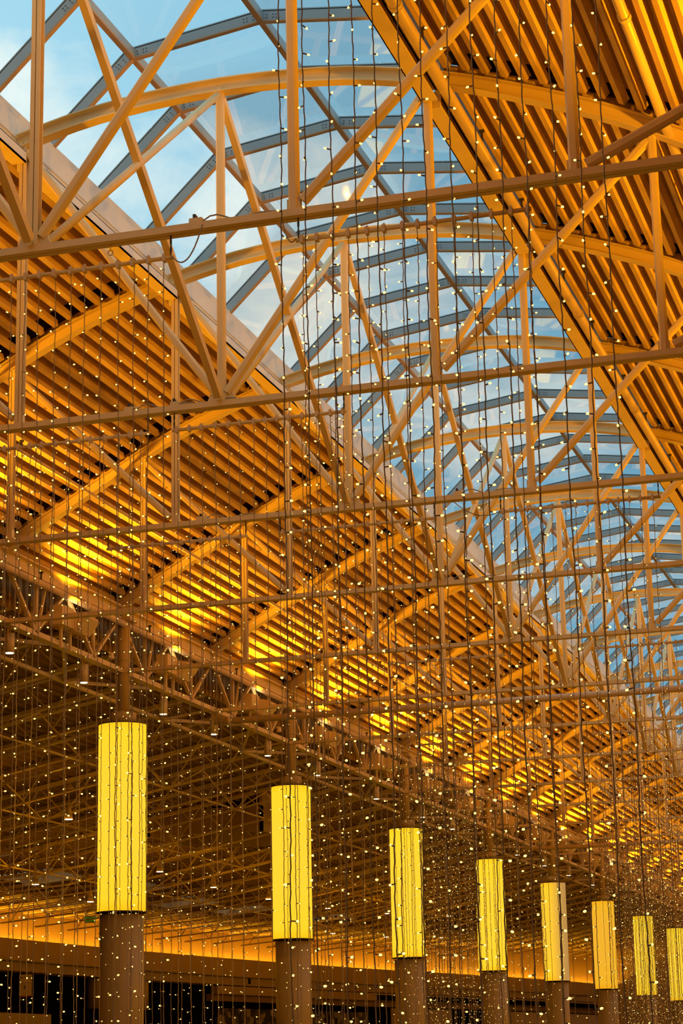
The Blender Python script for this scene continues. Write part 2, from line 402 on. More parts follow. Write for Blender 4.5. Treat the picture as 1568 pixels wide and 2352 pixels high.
# dark roof monitor with a tan curb in the side hall
a, b, c, d = MON
w = empty('roof_monitor', ((a+b)/2, (c+d)/2, sz(a)), 'raised dark roof monitor with tan curb between the two nearest lanterns', 'roof monitor')
x, y, z = w.location
m = MB(); zt = sz(b)+1.5
for p0, p1 in (((a, c), (b, c)), ((b, c), (b, d)), ((b, d), (a, d)), ((a, d), (a, c))):
    m.add([(p0[0]-x, p0[1]-y, sz(p0[0])-z), (p1[0]-x, p1[1]-y, sz(p1[0])-z), (p1[0]-x, p1[1]-y, zt-z), (p0[0]-x, p0[1]-y, zt-z)], [(0, 1, 2, 3)])
m.add([(a-x, c-y, zt-z), (b-x, c-y, zt-z), (b-x, d-y, zt-z), (a-x, d-y, zt-z)], [(0, 1, 2, 3)])
m.obj('monitor_lining', VOID_SHADE, w)  # unlit dark of the monitor put into the lining colour
m = MB(); t_ = 0.08; h0 = -0.42
m.box(a-t_-x, b+t_-x, c-t_-y, c-y, sz(a)+h0-z, sz(a)+0.22-z); m.box(a-t_-x, b+t_-x, d-y, d+t_-y, sz(a)+h0-z, sz(a)+0.22-z)
m.box(a-t_-x, a-x, c-t_-y, d+t_-y, sz(a)+h0-z, sz(a)+0.22-z); m.box(b-x, b+t_-x, c-t_-y, d+t_-y, sz(a)+h0-z, sz(b)+0.05-z)
m.obj('monitor_curb', BAND, w)
for k in range(1, 3):
    xx = a+(b-a)*k/3; MB().box(xx-0.05-x, xx+0.05-x, d-0.05-y, d-0.02-y, sz(a)+0.3-z, zt-z).obj('mullion', DARK, w)

# ribbed upstand between the main deck and the side deck, and the closing piece above it
m = MB(); y = Y0; XU = -0.85
m.add([(XU-0.08, Y0, sz(XU)-0.12), (XU-0.08, Y1, sz(XU)-0.12), (XU-0.08, Y1, 10.2), (XU-0.08, Y0, 10.2)], [(0, 1, 2, 3)])
while y < Y1:
    m.box(XU-0.079, XU, y, y+0.075, sz(XU)-0.12, 10.2); y += 0.205
struct('trim_1', m, DECK)
struct('ceiling', MB().box(-1.0, -0.3, Y0, Y1, 9.75, 9.8), SDECK)

# fascia and shop front of the curved wall
fas = struct('trim_2', ribbon(MB(), -0.02, 0.10, 5.12, 5.80), BAND)
struct('trim_3', ribbon(MB(), -0.05, 0.0, 4.80, 5.11), BAND)
struct('trim_4', ribbon(MB(), -0.02, 0.14, 5.10, 5.125), BRONZE)
struct('trim_5', ribbon(MB(), -0.9, -0.02, 5.10, 5.14), BAND)
tag(ribbon(MB(), -0.70, -0.64, 5.42, 5.46).obj('cove_light_strip', COVE), 'glowing cove light strip hidden behind the long curved fascia', 'cove light')
# shop front below: lintel and dark openings with cream panels
def wall_part(mb, y0, y1, off0, off1, z0, z1):
    W = smooth_wall(0, 120); pts = [p for p in W if y0 <= p[1] <= y1]
    if len(pts) < 2: return mb
    for (xa, ya), (xb, yb) in zip(pts, pts[1:]):
        mb.add([(xa+off0, ya, z0), (xa+off1, ya, z0), (xb+off1, yb, z0), (xb+off0, yb, z0), (xa+off0, ya, z1), (xa+off1, ya, z1), (xb+off1, yb, z1), (xb+off0, yb, z1)],
               [(0, 3, 2, 1), (4, 5, 6, 7), (1, 2, 6, 5), (3, 0, 4, 7), (0, 1, 5, 4), (2, 3, 7, 6)])
    return mb
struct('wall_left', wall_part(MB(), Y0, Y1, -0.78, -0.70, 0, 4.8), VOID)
struct('trim_6', wall_part(MB(), 78, Y1, -0.3, -0.02, 4.45, 4.76), BAND)
struct('trim_7', wall_part(MB(), 78, Y1, -0.5, -0.3, 4.2, 4.45), SDECK)
struct('trim_8', wall_part(wall_part(MB(), 70, 74, -0.6, -0.4, 0, 4.6), 60, 62, -0.6, -0.45, 0, 3.1), COLM)
struct('wall_left', wall_part(wall_part(MB(), 94, 101, -0.5, -0.35, 0, 4.15), 104, Y1, -0.5, -0.35, 0, 4.15), WALL)
struct('trim_9', wall_part(MB(), 92, Y1, -0.30, -0.012, 4.46, 4.70), VOID)

# mottled mural panel seen low between the second and third lantern
def mural():
    m = principled('mottled_mural', (0.3, 0.25, 0.2), 0.8); nt = m.node_tree; b = nt.nodes['Principled BSDF']
    tc = nt.nodes.new('ShaderNodeTexCoord'); v = nt.nodes.new('ShaderNodeTexVoronoi'); v.distance = 'CHEBYCHEV'; v.inputs['Scale'].default_value = 3.2
    cr = nt.nodes.new('ShaderNodeValToRGB'); cr.color_ramp.interpolation = 'CONSTANT'; e = cr.color_ramp.elements
    e[0].color = (0.03, 0.022, 0.015, 1); e[1].position = 0.62; e[1].color = (0.30, 0.24, 0.16, 1); k = e.new(0.45); k.color = (0.10, 0.075, 0.05, 1)
    nt.links.new(tc.outputs['Object'], v.inputs['Vector']); nt.links.new(v.outputs['Color'], cr.inputs[0]); nt.links.new(cr.outputs[0], b.inputs['Base Color']); return m
o = MB().box(-0.1, 0.1, 0, 4.2, 0, 3.52).obj('display_board', COLM, loc=(-16.75, 62.6, 0)); tag(o, 'tan display board standing before the dark shop front, bottom left', 'display board')
for k, yv in enumerate((69.5, 72.4)):
    o = MB().cyl((0, 0), 0.42, 0, 1.0, 24).obj('pendant_drum', COLM, smooth=True, loc=(wall_x(yv)-0.1, yv, 3.75))
    tag(o, ('slim' if k == 0 else 'broad')+' dark tan drum hanging in the shop front %s' % ('right of the nearest column' if k == 0 else 'left of the second column'), 'pendant drum')
MUR = mural()
tag(wall_part(MB(), 79, 93, -0.62, -0.55, 1.2, 3.95).obj('mural_panel', MUR), 'mottled brown mural panel low on the curved shop wall', 'mural')
# dark vents in the band
for k, (yv, n) in enumerate(((81.0, 1), (90.5, 3), (100.5, 1))):
    x = sum(wall_x(yv+d) for d in (-7, -4.5, -2, 0, 2, 4.5, 7))/7
    v = empty('wall_vent', (x+0.01, yv, 4.98), ['single dark rectangular vent in the tan band right of the nearest lantern', 'triple dark vent in the tan band left of the third lantern',
                                               'small dark vent in the tan band beyond the third lantern'][k], 'vent')
    for j in range(n):
        MB().box(-0.03, 0.02, j*0.62, j*0.62+(1.15 if n == 1 else 0.5), -0.10, 0.10).obj('vent_slot', VOID, v)

# ---------------------------------------------------------------- glass vault over the ridge
RP = [(4.20, 11.98), (5.25, 12.99), (6.825, 13.20), (8.40, 12.99), (9.45, 11.98)]
win = empty('window_1', (6.825, Y0, 12.0), kind='structure')
win['label'] = 'long faceted glass vault with grey aluminium rafters above the roof trusses'
RN = 0
def rafter_mesh(skip_bolts=False):
    m = MB()
    pts = [(x-6.825, 0, z-12.0) for x, z in RP]
    hw = 0.028
    vs = []; n = len(pts)
    def offp(i, h):
        # mitred offset of the polyline, measured normal to it
        P = [Vector((p[0], 0, p[2])) for p in pts]
        ds = [(b-a).normalized() for a, b in zip(P, P[1:])]; ns = [Vector((-d.z, 0, d.x)) for d in ds]
        if i == 0: nn = ns[0]; k = 1
        elif i == n-1: nn = ns[-1]; k = 1
        else: nn = (ns[i-1]+ns[i]).normalized(); k = 1/max(0.5, nn.dot(ns[i]))
        q = P[i]+nn*h*k; return q
    def strip(h0, h1, w):
        v = []
        for i in range(n):
            a = offp(i, h0); b = offp(i, h1)
            v += [(a.x, -w, a.z), (a.x, w, a.z), (b.x, w, b.z), (b.x, -w, b.z)]
        f = []
        for i in range(n-1):
            for j in range(4): k = (j+1) % 4; f.append((i*4+j, i*4+k, i*4+4+k, i*4+4+j))
        f += [(0, 1, 2, 3), (n*4-4, n*4-1, n*4-2, n*4-3)]
        m.add(v, f)
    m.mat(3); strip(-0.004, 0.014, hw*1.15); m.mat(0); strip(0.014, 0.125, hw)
    m.mat(1); strip(0.125, 0.137, hw*0.75)
    m.mat(0); strip(0.137, 0.150, hw*1.1)
    m.mat(2)
    P = [Vector((p[0], 0, p[2])) for p in pts]
    for i in range(1, n-1):
        for sgn in (-1, 1):
            d = (P[i+sgn]-P[i]).normalized(); nn = Vector((-d.z, 0, d.x))*(1 if d.x > 0 else -1)
            for s_ in (0.075, 0.15, 0.19):
                for h in (0.045, 0.085):
                    c = P[i]+d*s_+nn*h
                    m.add([(c.x+0.008*math.cos(q), -hw-0.006, c.z+0.008*math.sin(q)) for q in [k*math.pi/3 for k in range(6)]]+[(c.x+0.008*math.cos(q), -hw, c.z+0.008*math.sin(q)) for q in [k*math.pi/3 for k in range(6)]],
                          [(0, 1, 2, 3, 4, 5)]+[(k, (k+1) % 6, 6+(k+1) % 6, 6+k) for k in range(6)])
    return m.mesh('rafter', [RAFT, GASKET, BOLT, RBOT])
RM = rafter_mesh()
tt = -1.0
rafts = []
while tt < 24.9:
    rafts.append(ty(tt)-0.13); tt += 1/3
for y in rafts:
    link('rafter', RM, win, (0, y-Y0, 0))
for x, z in RP[1:4]:
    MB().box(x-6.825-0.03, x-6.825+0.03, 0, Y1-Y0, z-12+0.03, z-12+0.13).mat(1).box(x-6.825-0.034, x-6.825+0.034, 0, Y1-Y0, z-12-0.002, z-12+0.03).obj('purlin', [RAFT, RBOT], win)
for i in range(4):
    (xa, za), (xb, zb) = RP[i], RP[i+1]
    d = Vector((xb-xa, 0, zb-za)).normalized(); nn = Vector((-d.z, 0, d.x))*0.131
    MB().add([(xa+nn.x-6.825, 0, za+nn.z-12), (xb+nn.x-6.825, 0, zb+nn.z-12), (xb+nn.x-6.825, Y1-Y0, zb+nn.z-12), (xa+nn.x-6.825, Y1-Y0, za+nn.z-12)], [(0, 1, 2, 3)]).obj('glass_pane', GLASS, win)
m = MB()
for yy in (0, Y1-Y0):
    m.add([(x-6.825, yy, z-12) for x, z in RP]+[(9.45-6.825, yy, -1.2), (4.2-6.825, yy, -1.2)], [(0, 1, 2, 3, 4, 5, 6)])
m.obj('end_panel', WHITE, win)
# curbs under the vault, left and right (mirrored)
for sgn, nm in ((1, 'trim_10'), (-1, 'trim_11')):
    X = (lambda x: x) if sgn == 1 else (lambda x: 13.65-x)
    m = MB()
    def bx(x0, x1, y0, y1, z0, z1): m.box(min(X(x0), X(x1)), max(X(x0), X(x1)), y0, y1, z0, z1)
    bx(4.16, 4.20, Y0, Y1, 11.60, 12.05); bx(4.14, 4.27, Y0, Y1, 11.95, 12.06); bx(4.10, 4.24, Y0, Y1, 11.74, 11.78)
    bx(4.42, 4.45, Y0, Y1, 11.32, 11.77); bx(4.42, 4.475, Y0, Y1, 11.52, 11.54)
    struct(nm, m, WHITE)
    for t in range(-1, 24):
        m = MB(); ya = ty(t)+0.10; yb = ty(t+1)-0.06
        x0, x1 = sorted((X(4.43)-X(0), X(4.60)-X(0)))
        xc = (X(4.43)+X(4.60))/2; hwid = 0.085
        m.mat(1); m.box(-hwid, hwid, 0, yb-ya, 0, 0.02); m.mat(0); m.box(-hwid*0.9, hwid, 0, yb-ya, 0.12, 0.135)
        s_ = hwid if sgn == 1 else -hwid
        m.box(min(s_, s_*0.85), max(s_, s_*0.85), 0, yb-ya, 0, 0.13)
        m.box(-hwid, hwid, -0.035, 0.0, -0.02, 0.16)
        o = m.obj('curb_beam', [WHITE if sgn == 1 else CREAM, CREAM], loc=(xc, ya, 11.20))  # sky light on left webs, warm light elsewhere, put into the colours
        tag(o, 'short %s curb beam along the %s edge of the glass vault, %s bay' % ('sky lit' if sgn == 1 else 'orange lit', 'left' if sgn == 1 else 'right', ORD[t+1]),
            'curb beam', 'curb beams along the %s edge of the glass vault' % ('left' if sgn == 1 else 'right'))

# ---------------------------------------------------------------- roof trusses
NW = 2.275; ZB = 8.21
def top_pts():
    pts = []
    for i in range(49):
        x = 13.65*i/48; pts.append((x, 0, arch(x)-ZB))
    # smooth the polyline a little
    out = [pts[0]]
    for i in range(1, 48): out.append((pts[i][0], 0, (pts[i-1][2]+2*pts[i][2]+pts[i+1][2])/4))
    return out+[pts[-1]]
TP = top_pts()
def I_prof(H, W, tf, tw): a = W/2; b = H/2; c = tw/2; return [(a,-b),(a,-b+tf),(c,-b+tf),(c,b-tf),(a,b-tf),(a,b),(-a,b),(-a,b-tf),(-c,b-tf),(-c,-b+tf),(-a,-b+tf),(-a,-b)]
TM = {}
m = MB(); m.sweep(TP, I_prof(0.155, 0.15, 0.014, 0.012)); TM['top'] = m.mesh('top_chord', CREAM)
m = MB()
pr = [(0.068,-0.03),(0.068,0.03),(-0.068,0.03),(-0.068,-0.03),(-0.006,-0.03),(-0.006,-0.018),(0.006,-0.018),(0.006,-0.03)]
m.sweep([(0.0, 0, 0), (13.65, 0, 0)], pr); TM['bot'] = m.mesh('bottom_chord', CREAM)
def vert_mesh(k, grooved=False):
    m = MB(); h = arch(k*NW)-ZB-0.06
    if k in (1, 2) or grooved:
        for sx in (-1, 1):
            c = sx*0.0235; a = 0.019
            m.box(c-a, c+a, -0.04, -0.03, 0, h); m.box(c-a if sx < 0 else c-a, c-a+0.008 if sx > 0 else c-a+0.038, -0.03, 0.04, 0, h)
            m.box(c-a, c+a, 0.03, 0.04, 0, h)
        m.box(-0.045, 0.045, -0.03, 0.03, -0.01, 0.12)
    else:
        m.bar((0, 0, 0), (0, 0, h), 0.084, 0.084, ch=0.018)
        m.bar((0, 0, 0.02), (0, 0, 0.10), 0.11, 0.05)
    return m.mesh('vertical', CREAM)
for k in range(1, 6): TM[k] = vert_mesh(k)
TM['v3'] = vert_mesh(3, True)
def diag_mesh(a, b):
    (ka, ta), (kb, tb) = a, b
    A = Vector((ka*NW, 0, (arch(ka*NW)-ZB-0.10) if ta else 0.04)); B = Vector((kb*NW, 0, (arch(kb*NW)-ZB-0.10) if tb else 0.04))
    d = (B-A).normalized(); A = A+d*0.10; B = B-d*0.05
    m = MB(); m.bar(A-Vector((ka*NW, 0, 0)), B-Vector((ka*NW, 0, 0)), 0.084, 0.084, upv=(0, 1, 0), ch=0.02)
    return ka, m.mesh('diagonal', CREAM)
DG = [diag_mesh((2, 0), (1, 1)), diag_mesh((3, 0), (2, 1)), diag_mesh((3, 0), (4, 1)), diag_mesh((4, 0), (5, 1)), diag_mesh((5, 0), (6, 1))]
m = MB()
for sx in (-1, 1): m.add([(0, -0.012, -0.01), (sx*0.16, -0.012, -0.0), (sx*0.10, -0.012, 0.14), (0, -0.012, 0.16), (0, 0.012, -0.01), (sx*0.16, 0.012, 0.0), (sx*0.10, 0.012, 0.14), (0, 0.012, 0.16)],
                         [(0, 1, 2, 3), (4, 7, 6, 5), (0, 4, 5, 1), (1, 5, 6, 2), (2, 6, 7, 3)])
TM['gus'] = m.mesh('gusset_plate', CREAM)
for t in range(0, TMAX):
    n = t
    lab = ('cream steel roof truss overhead, just above the top edge of the picture' if t == 0 else
           'cream steel bowstring roof truss spanning under the glass vault, %s from the camera' % ORD[t-1])
    T = empty('roof_truss', (0, ty(t), ZB), lab, 'roof truss', 'cream steel trusses spanning the hall')
    link('top_chord', TM['top'], T); link('bottom_chord', TM['bot'], T)
    for k in range(1, 6): link('vertical', TM['v3'] if (t == 1 and k == 3) else TM[k], T, (k*NW, 0, 0.03))
    for ka, me in DG: link('diagonal', me, T, (ka*NW, 0, 0))
    link('gusset_plate', TM['gus'], T, (3*NW, 0, 0.03))
# diagonal braces between neighbouring trusses in the middle plane
H3 = arch(6.825)-ZB-0.08
m = MB(); m.tube([(0, 0.10, 0.05), (0, 4.42, H3-0.06)], 0.04, 10, upv=(1, 0, 0)); BR1 = m.mesh('rising_bar', CREAM, True)
m = MB(); m.bar((0, 0.05, H3-0.04), (0, 4.40, 0.06), 0.085, 0.07, upv=(1, 0, 0)); BR2 = m.mesh('falling_bar', CREAM)
for t in range(0, TMAX-1):
    B = empty('cross_brace', (6.825, ty(t), ZB), 'pair of crossing steel braces between the %s and next roof truss' % ('overhead' if t == 0 else ORD[t-1]), 'brace', 'crossing braces along the middle of the hall')
    link('rising_bar', BR1, B); link('falling_bar', BR2, B, (0.0, 0, 0))

# ---------------------------------------------------------------- left eave girder
def girder(y0, y1, lab):
    G = empty('eave_girder', (0, y0, ZB), lab, 'girder', 'trussed girders along the left eave')
    L = y1-y0
    MB().box(-0.07, 0.07, 0, L, 0.90, 0.93).box(-0.01, 0.01, 0, L, 0.93, 1.10).box(-0.09, 0.09, 0, L, 1.10, 1.13).obj('top_chord', CREAM, G)
    MB().box(-0.08, 0.08, 0, L, -0.03, 0.0).box(0.01, 0.03, 0, L, 0.0, 0.075).box(-0.03, -0.01, 0, L, 0.0, 0.075).obj('bottom_chord', CREAM, G)
    for k in range(1, 4):
        yy = L*k/4
        if k != 2: MB().bar((0, yy, 0.05), (0, yy, 0.9), 0.05, 0.05).obj('vertical', CREAM, G)
    for a_, b_ in (((0.06, 0.9), (L*0.25, 0.05)), ((L*0.25, 0.05), (L*0.5, 0.9)), ((L*0.5, 0.9), (L*0.75, 0.05)), ((L*0.75, 0.05), (L-0.06, 0.9))):
        MB().bar((0, a_[0], a_[1]), (0, b_[0], b_[1]), 0.05, 0.06, upv=(1, 0, 0)).obj('diagonal', CREAM, G)
    for a_, b_ in (((L*0.25, 0.05), (L*0.32, 0.9)), ((L*0.75, 0.05), (L*0.70, 0.9))):
        MB().bar((0.03, a_[0], a_[1]), (0.03, b_[0], b_[1]), 0.035, 0.035, upv=(1, 0, 0)).obj('strut', CREAM, G)
for t in range(-1, TMAX-1):
    girder(ty(t)+0.02, ty(t+1)-0.02, 'cream trussed girder bay along the left eave, %s bay of the row' % ORD[t+1])
# pipe running along that eave, a second along the right curb and one across the right deck
def pipe(name, pts, r, lab, hangers=(), n=14, couple=()):
    o = empty(name, pts[0], lab, 'pipe'); P0 = Vector(pts[0])
    MB().tube([Vector(p)-P0 for p in pts], r, n).obj('pipe_run', PIPE, o, smooth=True)
    for h in hangers:
        h = Vector(h)-P0
        MB().box(h.x-0.012, h.x+0.012, h.y-0.008, h.y+0.008, h.z+r, h.z+r+0.13).box(h.x-0.03, h.x+0.03, h.y-0.012, h.y+0.012, h.z+r+0.11, h.z+r+0.14).obj('hanger', DARK, o)
    for h in couple:
        h = Vector(h)-P0; d = (Vector(pts[-1])-Vector(pts[0])).normalized()
        MB().tube([h-d*0.035, h+d*0.035], r*1.22, n).obj('coupling', PIPE, o, smooth=True)
    return o
pipe('eave_pipe', [(0.10, Y0, 9.02), (0.10, Y1, 9.02)], 0.055, 'long cream pipe running along the left eave above the girder', [(0.10, ty(t)+1.1, 9.02) for t in range(2, 16)], couple=[(0.1, ty(t)+2.9, 9.02) for t in range(2, 14)])
pipe('curb_pipe', [(9.34, Y0, 11.24), (9.34, Y1, 11.24)], 0.06, 'orange lit pipe running beside the right edge of the glass vault', [(9.37, ty(t)+dd, 11.24) for t in range(0, 10) for dd in (1.3, 3.3)], couple=[(9.34, ty(t)+2.4, 11.24) for t in range(0, 9, 1)])
pipe('deck_pipe', [(11.55, Y0, 10.48), (11.55, Y1, 10.48)], 0.05, 'slim cream pipe under the right deck in the upper right corner', [(11.58, ty(t)+1.6, 10.48) for t in range(0, 6)], couple=[(11.55, ty(t)+1.9, 10.48) for t in range(0, 6)])
pipe('deck_pipe', [(1.55, Y0, 9.98), (1.55, Y1, 9.98)], 0.03, 'thin sprinkler pipe under the left deck beside the eave', [(1.55, ty(t)+1.8, 9.98) for t in range(2, 12)], n=8)
pipe('cross_pipe', [(0.1, ty(6)-0.15, 7.97), (13.6, ty(6)-0.15, 8.0)], 0.062, 'thick cream sprinkler main crossing the hall behind the second lantern top', couple=[(x, ty(6)-0.15, 7.98) for x in (0.4, 4.3, 8.6)])
pipe('cross_pipe', [(0.1, ty(12)-0.15, 7.97), (13.6, ty(12)-0.15, 8.0)], 0.062, 'far cream sprinkler main crossing the hall low at the right', couple=[(x, ty(12)-0.15, 7.98) for x in (0.4, 4.3)])

# ---------------------------------------------------------------- columns and their lanterns
CR = 0.365
m = MB(); m.cyl((0, 0), CR, 0, 4.12, 40); CM1 = m.mesh('shaft', COLM, True)
m = MB(); m.cyl((0, 0), 0.225, 0, 0.20, 32); CM2 = m.mesh('collar', COLM, True)
m = MB(); m.cyl((0, 0), 0.115, 0, 1.75, 24); m.cyl((0, 0), 0.123, 0.92, 0.94, 24); CM3 = m.mesh('upper_shaft', COLM, True)
m = MB(); m.box(-0.18, 0.18, -0.18, 0.18, 0, 0.03); CM4 = m.mesh('cap_plate', COLM)
m = MB(); m.cyl((0, 0), 0.41, 0, 3.11, 48); LM1 = m.mesh('lamp_shade', LANT, True); LM1D = m.mesh('lamp_shade', LANTD, True); LM1H = m.mesh('lamp_shade', LANTH, True)
m = MB(); m.cyl((0, 0), 0.425, 0, 0.022, 48); LM2 = m.mesh('rim', BRONZE, True)
m = MB(); m.box(-0.008, 0.008, -0.012, 0.0, 0, 3.11); LM3 = m.mesh('seam', BRONZE)
for i in range(0, 10):
    t = 5+2*i; y = ty(t)+0.05
    pos = 'nearest of the row' if i == 0 else '%s from the camera' % ORD[i]
    C_ = empty('round_column', (0.045, y, 0), 'tan round column carrying the left eave, %s' % pos, 'column', 'round columns along the left side of the hall', 'thing')
    link('shaft', CM1, C_); link('collar', CM2, C_, (0, 0, 7.30)); link('upper_shaft', CM3, C_, (0, 0, 7.46)); link('cap_plate', CM4, C_, (0, 0, 9.07))
    Lo = empty('column_lantern', (0.045, y, 4.15), ('tall yellow drum lantern dim on its right side, fifth column of the row' if i == 4 else 'tall dimmer golden drum lantern around a column, %s' % pos if i == 5 else 'tall glowing yellow drum lantern around a column, %s' % pos), 'lantern', 'glowing drum lanterns on the column row')
    link('lamp_shade', LM1H if i == 4 else LM1D if i == 5 else LM1, Lo, (0, 0, 0.02)); link('rim', LM2, Lo); link('rim', LM2, Lo, (0, 0, 3.13))
    for k in range(2):
        o = link('seam', LM3, Lo, (0.405*math.cos(k*math.pi+0.12), 0.405*math.sin(k*math.pi+0.12), 0.02)); o.rotation_euler = (0, 0, k*math.pi+0.12+math.pi/2)

# ---------------------------------------------------------------- uplights and can downlights on the girder
def uplight_meshes():
    a = MB().box(-0.10, 0.12, -0.55, -0.10, -0.12, 0.20).mesh('ballast_box', CREAM)
    m = MB()
    pr = [(-0.10, -0.10), (0.16, -0.16), (0.34, 0.06), (0.30, 0.12), (-0.10, 0.20)]
    ring = [(x, z) for x, z in pr]; n = len(ring); vs = []
    for yy in (-0.10, 0.42): vs += [(x, yy, z) for x, z in ring]
    m.add(vs, [tuple(range(n)), tuple(range(n, 2*n))[::-1]]+[(k, n+k, n+(k+1) % n, (k+1) % n) for k in range(n) if k != 3])
    b = m.mesh('flared_head', CREAM)
    c = MB().add([(-0.05, -0.06, 0.16), (0.12, -0.06, 0.135), (0.12, 0.25, 0.135), (-0.05, 0.25, 0.16)], [(0, 1, 2, 3)]).mesh('lamp_lens', LENS)
    d = MB().box(-0.02, 0.02, -0.35, -0.31, -0.46, -0.12).box(-0.02, 0.02, 0.0, 0.04, -0.46, -0.12).mesh('bracket', CREAM)
    return a, b, c, d
UM = uplight_meshes()
for t in range(0, 20):
    U = empty('uplight', (0.10, ty(t+0.5)-0.05, 8.60), 'boxy cream uplight on the left girder, %s bay of the row' % ORD[t], 'uplight', 'boxy uplights along the left girder')
    link('ballast_box', UM[0], U); fh = link('flared_head', UM[1], U); link('lamp_lens', UM[2], fh); link('bracket', UM[3], U)
m = MB().cyl((0, 0), 0.075, -0.30, 0.0, 24); K1 = m.mesh('can', CREAM, True)
m = MB().box(-0.012, 0.012, -0.095, -0.075, -0.12, 0.08).box(-0.012, 0.012, -0.095, 0.012, 0.06, 0.08).box(-0.01, 0.01, -0.01, 0.01, 0.0, 0.28); K2 = m.mesh('bracket', CREAM)
m = MB().cyl((0, 0), 0.062, -0.305, -0.300, 20); K3 = m.mesh('lamp_lens', LENS)
cans = [(4.10, 0), (4.72, 0), (5.50, 0), (6.08, 0), (6.78, 0), (7.52, 0), (8.55, 0), (9.5, 0), (10.2, 0), (11.1, 0), (12.0, 0), (12.9, 0), (13.8, 0), (14.8, 0), (15.9, 0)]
for k, (t, dx) in enumerate(cans):
    o = empty('can_downlight', (-0.10-0.28*dx, ty(t), 8.12 if not dx else 8.05), 'small cream can downlight hanging under the left girder, %s of the row' % ORD[k], 'downlight', 'can downlights under the left girder')
    cn = link('can', K1, o); link('bracket', K2, o); link('lamp_lens', K3, cn)
    if k % 2 == 0: lamp('SPOT', 'can_lamp', (-0.10, ty(t), 7.78), E_CAN, target=(-0.10, ty(t), 0), size=0.06, spot=70)

# ---------------------------------------------------------------- joists of the side hall
def jb(x): return sz(x)-0.80       # bottom chord height
jk = 0
for k in range(0, 42):
    t = 3.5+0.5*k; y = ty(t)-0.1
    if y > Y1-1: break
    x0 = -0.95; x1 = wall_x(y)-0.4
    J = empty('bar_joist', (x0, y, jb(x0)), 'open web steel joist under the side hall roof, %s of the row' % ORD[jk], 'joist', 'open web joists of the side hall'); jk += 1
    L = x0-x1; e = Vector((x0, y, jb(x0)))
    def P(x, dz=0.0, dy=0.0): return Vector((x, y+dy, jb(x)+dz))-e
    xk = [x0]+([-10.0] if x1 < -10.3 else [])
    MB().sweep([P(q, 0.74) for q in xk+[x1]], [(0.08, -0.035), (0.08, 0.035), (-0.08, 0.035), (-0.08, -0.035)]).obj('top_chord', CREAM, J)
    m = MB()
    xe = x1+1.6
    for dy in (-0.035, 0.035): m.sweep([P(q, 0, dy) for q in ([x0]+([-10.0] if xe < -10.3 else [])+[xe])], [(0.018, -0.018), (0.018, 0.018), (-0.018, 0.018), (-0.018, -0.018)])
    m.obj('bottom_chord', CREAM, J)
    m = MB(); n = int(L/0.62); st = L/n
    for j in range(n):
        a_ = x0-j*st; b_ = a_-st
        if b_ < xe: break
        m.tube([P(a_, 0.0 if j % 2 == 0 else 0.72), P(b_, 0.72 if j % 2 == 0 else 0.0)], 0.014, 5, upv=(0, 1, 0))
    m.obj('web', CREAM, J)
# horizontal bracing beside the girder
m = MB()
bro = empty('bridging', (-1.03, ty(3), 8.11), 'long horizontal strut line with zigzag braces beside the left girder', 'bridging')
MB().bar((0, 0, 0), (0, Y1-ty(3)-0.3, 0), 0.06, 0.06).obj('strut', CREAM, bro)
for t in range(3, 22):
    for (ta, tb) in ((t+0.5, t+1.0), (t+0.5, t)):
        ya, yb = ty(ta)-ty(3), ty(tb)-ty(3)
        MB().bar((1.0, ya, 0.15), (0.02, yb, 0.0), 0.055, 0.055).obj('diagonal', CREAM, bro)
    MB().bar((0.02, ty(t)-ty(3), 0.0), (1.0, ty(t)-ty(3), 0.12), 0.05, 0.04).obj('link_bar', CREAM, bro)
for kx, xo in enumerate((-3.6, -6.6, -9.6)):
    o = empty('bridging', (xo, ty(4), jb(xo)), 'thin zigzag bridging under the side hall joists, %s line from the columns' % ('first', 'second', 'third')[kx], 'bridging')
    ye = max(v for v in range(10, int(Y1-ty(4))) if wall_x(ty(4)+v) < xo-0.6)
    MB().bar((0, 0, 0.02), (0, ye, 0.02), 0.035, 0.035).obj('strut', CREAM, o)
    m = MB()
    for q in range(0, 38):
        ya = q*2.25; s1 = 0.0 if q % 2 else 0.7
        if xo < wall_x(ty(4)+ya+2.3)+0.6: break
        if ya+2.25+ty(4) > Y1-1: break
        m.bar((0, ya, s1), (0, ya+2.25, 0.7-s1), 0.03, 0.03, upv=(1, 0, 0))
    m.obj('web', CREAM, o)

# high bay lights of the side hall (hang from the joists)
m = MB().cyl((0, 0), 0.07, 0.06, 0.20, 20, 0.045); m.cyl((0, 0), 0.095, -0.06, 0.06, 20, 0.07); H1 = m.mesh('housing', CREAM, True)
m = MB().cyl((0, 0), 0.082, -0.068, -0.06, 20); H2 = m.mesh('lamp_lens', LENS)
m = MB().box(-0.008, 0.008, -0.008, 0.008, 0.20, 0.62); m.cyl((0, 0), 0.11, 0.60, 0.68, 12, 0.04); H3_ = m.mesh('stem', CREAM)
HB = [(-5.01, 42.18, 6.95), (-8.93, 48.93, 6.23), (-6.67, 51.58, 6.65), (-9.47, 53.56, 6.13), (-6.94, 56.26, 6.6), (-6.95, 60.99, 6.59), (-6.74, 66.21, 6.63), (-6.15, 71.07, 6.74), (-8.72, 73.1, 6.27), (-5.22, 76.02, 6.91), (-8.15, 77.96, 6.37), (-7.23, 82.59, 6.54)]
for k, (x, y, z) in enumerate(HB):
    o = empty('high_bay_light', (x, y, z), 'small bell shaped high bay light hanging in the side hall, %s from the camera' % ORD[k], 'high bay light', 'bell shaped high bay lights of the side hall')
    hs = link('housing', H1, o); link('lamp_lens', H2, hs); link('stem', H3_, o)
    lamp('POINT', 'bay_lamp', (x, y, z-0.25), E_BAY, size=0.12)

